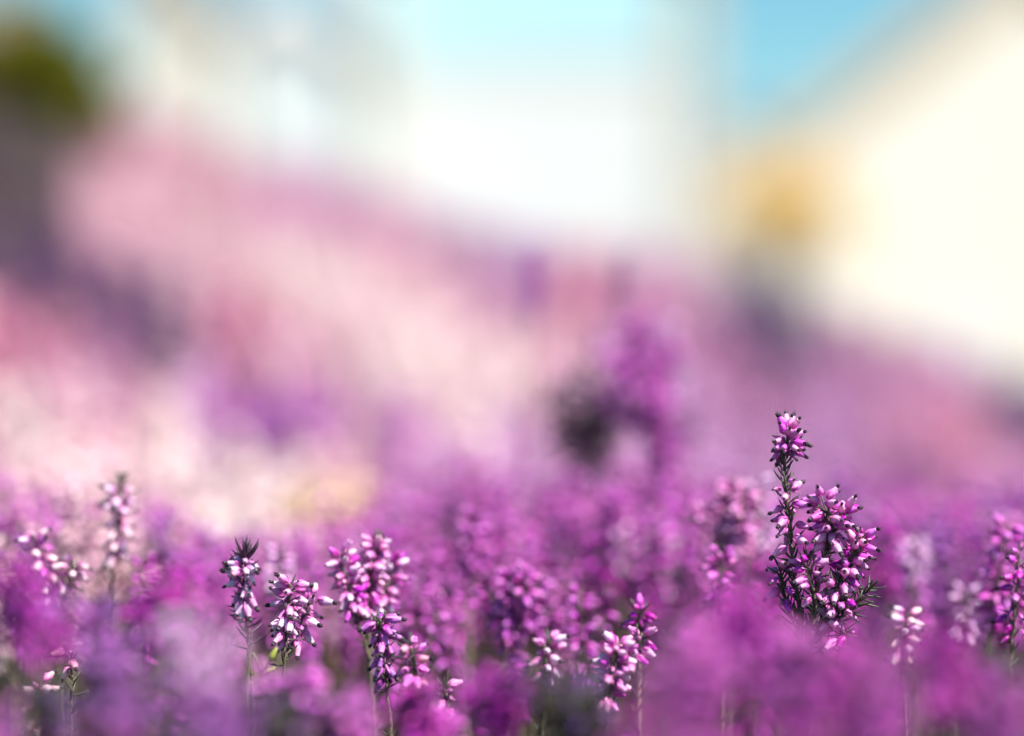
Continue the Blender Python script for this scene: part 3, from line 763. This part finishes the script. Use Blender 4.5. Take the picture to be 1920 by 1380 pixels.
S('small loose pink sprig under the twin bloom', 1.16, (1352, 1030), 130, 'orchid', 22, 0, .6)
S('lilac round bloom right of the tall spike', 1.24, (1716, 1015), 160, 'lilac', 26, 0, .4)
S('soft magenta bloom between tall spike and lilac bloom', 1.30, (1668, 985), 200, 'magenta', 40, 0, .6, twigs=2)
S('pale bell sprig right of the whitish cluster', 1.2, (1810, 1110), 150, 'lilac', 18, 20, .5)
S('soft pink left corner bloom above the pale spikes', 1.32, (30, 935), 200, 'pale', 36, 0, .55, twigs=2)
S('soft pale bloom between the two left spikes', 1.26, (130, 925), 200, 'pale', 36, 0, .55, twigs=1)
S('soft lilac bloom right of the left leafy spike', 1.28, (300, 985), 180, 'violet', 34, 0, .5, twigs=2)
S('soft pale lilac bloom behind the small sharp sprig', 1.20, (525, 1030), 160, 'lilac', 30, 0, .5)
S('soft orchid bloom right of the dense cluster', 1.24, (800, 1040), 170, 'orchid', 34, 0, .55, twigs=2)
S('yellowish blurred sprig behind the dense cluster', 1.62, (560, 915), 200, 'gold', 34, 0, .6, leafk='leaf_gold', twigs=3, fs=1.3, spread=.5)
S('small magenta bud knot above the compact bottom cluster', 1.13, (1200, 1140), 120, 'magenta', 12, 0, .25)
S('mauve sprig in the haze of blooms right of centre', 1.32, (1150, 930), 240, 'orchid', 50, 0, .6, twigs=3)
S('second mauve sprig right of centre, leaning right', 1.30, (1230, 980), 220, 'lilac', 44, 20, .6, twigs=3)
S('thin mauve sprig in front of the dark stem', 1.34, (1080, 960), 200, 'orchid', 30, -10, .55, twigs=1)
# in front
S('large blurred magenta bloom in the foreground below the tall spike', .90, (1400, 1120), 240, 'magenta', 60, 0, .6, twigs=4)
S('large blurred orchid bloom left of the foreground magenta one', .86, (1290, 1180), 240, 'orchid', 56, 0, .6, twigs=4)
S('blurred orchid bloom at the foot of the tall spike', .88, (1500, 1200), 240, 'orchid', 56, 0, .6, twigs=4)
S('blurred foreground bloom at the bottom right, magenta pink', .86, (1620, 1230), 220, 'magenta', 50, 0, .6, twigs=4)
S('dark magenta foreground bloom near the lower right', .88, (1770, 1190), 220, 'magenta', 44, 0, .6, twigs=2)
S('pale lilac foreground bloom at the bottom right corner', .82, (1880, 1290), 180, 'orchid', 44, 0, .6, twigs=3)
S('bright pink blurred bloom at the bottom, below the central blooms', .95, (930, 1265), 160, 'magenta', 40, 0, .6, twigs=3)
S('rosy blurred bloom at the bottom left of centre', .97, (790, 1290), 160, 'magenta', 34, 0, .6, twigs=2)
S('pink blurred bloom under the small sharp sprig', .96, (540, 1265), 160, 'orchid', 34, 0, .6, twigs=3)
S('violet blurred bloom under the dense cluster', .93, (650, 1310), 160, 'orchid', 34, 0, .6, twigs=3)
S('pale violet blurred bloom at the lower left', .86, (350, 1165), 230, 'lilac', 40, 0, .4, twigs=1)
S('magenta blurred bloom above the pale violet one', .97, (310, 1070), 240, 'magenta', 50, 0, .6, twigs=4)
S('soft violet bloom between the left spikes and the pale violet bloom', .95, (185, 1125), 230, 'violet', 40, 0, .5, twigs=2)
S('dark magenta blurred bloom at the left edge', .90, (45, 1060), 260, 'magenta', 46, 0, .6, twigs=2)
S('violet foreground bloom low at the left', .84, (215, 1230), 200, 'violet', 30, 0, .5, twigs=1)
S('violet foreground bloom at the bottom, left of the sharp sprig', .84, (400, 1300), 160, 'violet', 30, 0, .5, twigs=2)

for lab, Y_, tp in (('dark leafy shoot added as shade in the bottom left corner', .93, (95, 1290)), ('dark leafy shoot added as shade left of the pale violet bloom', .95, (255, 1275)),
                    ('dark leafy shoot added as shade in the gap below the dense cluster', .95, (610, 1320)), ('dark leafy shoot added as shade in the grey gap at the bottom centre', .94, (1060, 1255)),
                    ('dark leafy shoot added as shade beside the compact bottom cluster', .96, (1105, 1300)), ('dark leafy shoot added as shade in the lower right gap', .95, (1838, 1235)),
                    ('dark leafy shoot added as shade at the bottom, right of the violet bloom', .94, (470, 1325))):
    S(lab, Y_, tp, 220, 'dark', 8, float(rng.normal(0, 10)), .3, leafk='leaf', twigs=5, nl=110, spread=.6)  # dark shoots added so the gaps between blooms look shaded

# ------------------------------------------------------------------ the bed the sprigs grow in
def surface_py(p, Y):
    """photo row the carpet's tops may reach at column p and distance Y"""
    near = np.interp(p, [0, 180, 320, 450, 620, 760, 900, 1100, 1280, 1420, 1600, 1760, 1920],
                     [1000, 1010, 1110, 1160, 1150, 1150, 1150, 1200, 1100, 1100, 1180, 1130, 1060])
    fore = np.interp(p, [0, 150, 320, 450, 620, 760, 900, 1050, 1150, 1280, 1420, 1600, 1760, 1830, 1920],
                     [1260, 1400, 1330, 1420, 1400, 1400, 1360, 1500, 1440, 1220, 1160, 1210, 1260, 1460, 1340])
    mid = np.interp(p, [0, 300, 600, 800, 1000, 1300, 1600, 1920], [930, 985, 1005, 965, 945, 935, 960, 960])
    far = np.interp(p, [0, 300, 600, 800, 1000, 1300, 1600, 1920], [860, 920, 950, 900, 870, 870, 900, 900])
    return float(np.interp(Y, [.6, .88, 1.08, 1.35, 1.8], [fore + 70, fore, near, mid, far]))
def bed_class(p, Y):
    n = mnoise.noise((p * .008, Y * 6, 2.0))
    if Y > 1.25 and p < 330: return 'pale' if n > -.15 else 'orchid'
    if Y > 1.5 and p < 560: return 'blush' if n > -.2 else 'pale'
    if p < 420: return 'violet' if n > .15 else 'magenta' if n < -.25 else 'orchid'
    if 1300 < p < 1800 and Y < 1: return 'magenta' if n > -.05 else 'orchid'
    if n > .28: return 'lilac'
    if n < -.28: return 'magenta'
    return 'violet' if (p > 1300 and Y > 1.3 and n > .05) else 'orchid'
MARKS = [(30, 'at the left frame edge'), (220, 'around the left leafy spike'), (455, 'around the small tufted sprig'), (690, 'around the dense pink cluster'),
         (900, 'around the central pink blooms'), (1110, 'below the dark seed head'), (1300, 'left of the tall spike'), (1500, 'around the tall spike'),
         (1710, 'around the whitish cluster'), (1890, 'at the right frame edge')]
def bed():
    protos = {}
    for cls in ('pale', 'blush', 'orchid', 'violet', 'magenta', 'lilac'):
        for k in range(10):
            lod = 1 if k < 5 else 2          # the second five, lighter, stand far behind the focus
            ln = rng.normal(0, .014, 2); g = (Geo(), Geo(), Geo())
            P = smooth_path([(0, 0, 0), (ln[0] * .2, ln[1] * .2, .1), (ln[0], ln[1], .2)], 25)
            shoot_geo(P, cls, int(rng.integers(30, 44)), (.76 - .08 * rng.random(), .985), 64 if lod == 1 else 44, (.2, 1.0), lod, (-38, 22), g)
            for q in range(int(rng.integers(0, 3))):
                a = at_path(P, np.array([.6 + .15 * rng.random()]))[0][0]; an = rng.random() * 6.28; L = .05 + .03 * rng.random()
                e = a + np.array((math.cos(an) * .4, math.sin(an) * .4, .85)) * L
                shoot_geo(smooth_path([a, (a + e) / 2 + np.array((math.cos(an), math.sin(an), 0)) * .004, e], 18), cls, int(rng.integers(8, 16)), (.5, .98), 16, (.1, 1), lod, (-38, 22), g)
            protos[cls, k] = dict(b=g[0], l=g[1], s=g[2],
                                  mb=g[0].mesh('blossoms', [BM[cls], M['anther']]), ml=g[1].mesh('foliage', [M['leaf']]), ms=g[2].mesh('stem', [M['stem']]))
    spots = []
    Y = .62
    while Y < 1.95:
        step = .021 + .012 * Y
        half = .2118 * Y * 1.25 + .03
        for x in np.arange(-half, half, step):
            xx = x + rng.normal(0, step * .3); yy = Y + rng.normal(0, step * .3)
            p = 960 + xx / (K * yy)
            py = surface_py(p, yy) + abs(rng.normal(0, 55)) / max(yy, .8)
            top = CAM_Z + (690 - py) * K * yy; z0 = float(ground(xx, yy)) - .005
            if rng.random() < np.interp(yy, [.98, 1.0, 1.19, 1.22, 1.28, 1.34], [0, .96, .96, .8, .6, 0]): continue
            if yy < 1.0 and (rng.random() < .6 or mnoise.noise((xx * 22, yy * 22, 5.0)) < -.02): continue
            if top - z0 < .07: continue
            spots.append((xx, yy, z0, top - z0, p, py))
        Y += step * .9
    # the 150 that stand most in view are sprigs of their own, the rest is the carpet
    order = sorted(range(len(spots)), key=lambda i: (spots[i][5] - surface_py(spots[i][4], spots[i][1])) + (0 if 0 < spots[i][4] < 1920 and spots[i][5] < 1370 and spots[i][1] < 1.55 else 1e4))
    solo = set(order[:150])
    carpet = {}
    for i, (x, y, z0, h, p, py) in enumerate(spots):
        cls = bed_class(p, y); k = int(rng.integers(5)) + (5 if y > 1.34 else 0); pr = protos[cls, k]
        rz = rng.random() * 6.28; s = h / .2; sxy = min(1.15, max(.85, s))
        if i in solo:
            zone = 'in the blurred foreground' if y < .98 else 'in the focus band' if y < 1.2 else 'behind the focus'
            near = min(MARKS, key=lambda m: abs(m[0] - p))[1]
            col = {'pale': 'pale pink', 'blush': 'whitish pink', 'lilac': 'lilac pink'}.get(cls, cls)
            root = thing('heather_sprig', (x, y, z0), f'{col} heather sprig massed {zone}, {near}', 'heather', f'{col} bed heather {zone}, {near}')
            root.rotation_euler = (0, 0, rz); root.scale = (sxy, sxy, s)
            link('stem', pr['ms'], root)
            o = link('blossoms', pr['mb'], root); o['kind'] = 'stuff'
            o = link('foliage', pr['ml'], root); o['kind'] = 'stuff'
            continue
        c, s_ = math.cos(rz), math.sin(rz)
        Rm = np.array(((c * sxy, -s_ * sxy, 0), (s_ * sxy, c * sxy, 0), (0, 0, s)))
        G = carpet.setdefault(cls, (Geo(), Geo(), Geo()))
        for gg, src in zip(G, (pr['b'], pr['l'], pr['s'])):
            v, f, fx, rn, mi = src.arrays()
            o_ = gg.n; gg.v.append(v @ Rm.T + np.array((x, y, z0))); gg.f.append(f + o_); gg.n += len(v); gg.fx.append(fx); gg.rn.append((rn + rng.random()) % 1); gg.mi.append(mi)
    root = Geo(); mats = [M['anther'], M['leaf'], M['stem']]
    for cls, (gb, gl, gs) in carpet.items():
        mats.append(BM[cls]); bi = len(mats) - 1
        v, f, fx, rn, mi = gb.arrays(); n0 = root.n; root.add(v, f, fx, rn); root.mi[-1] = np.where(mi == 0, bi, 0).astype(np.int32)
        v, f, fx, rn, mi = gl.arrays(); root.add(v, f, fx, rn, 1)
        v, f, fx, rn, mi = gs.arrays(); root.add(v, f, fx, rn, 2)
    o = link('heather_carpet', root.mesh('heather_carpet', mats)); o['kind'] = 'stuff'; o['category'] = 'heather'
    o['label'] = 'mass of purple heather shoots filling the bed between the sprigs'
    print('bed shoots', len(spots), 'carpet tris', len(o.data.polygons))
bed()
print('total tris', sum(len(o.data.polygons) for o in C.objects if o.type == 'MESH'), 'objects', len(C.objects))
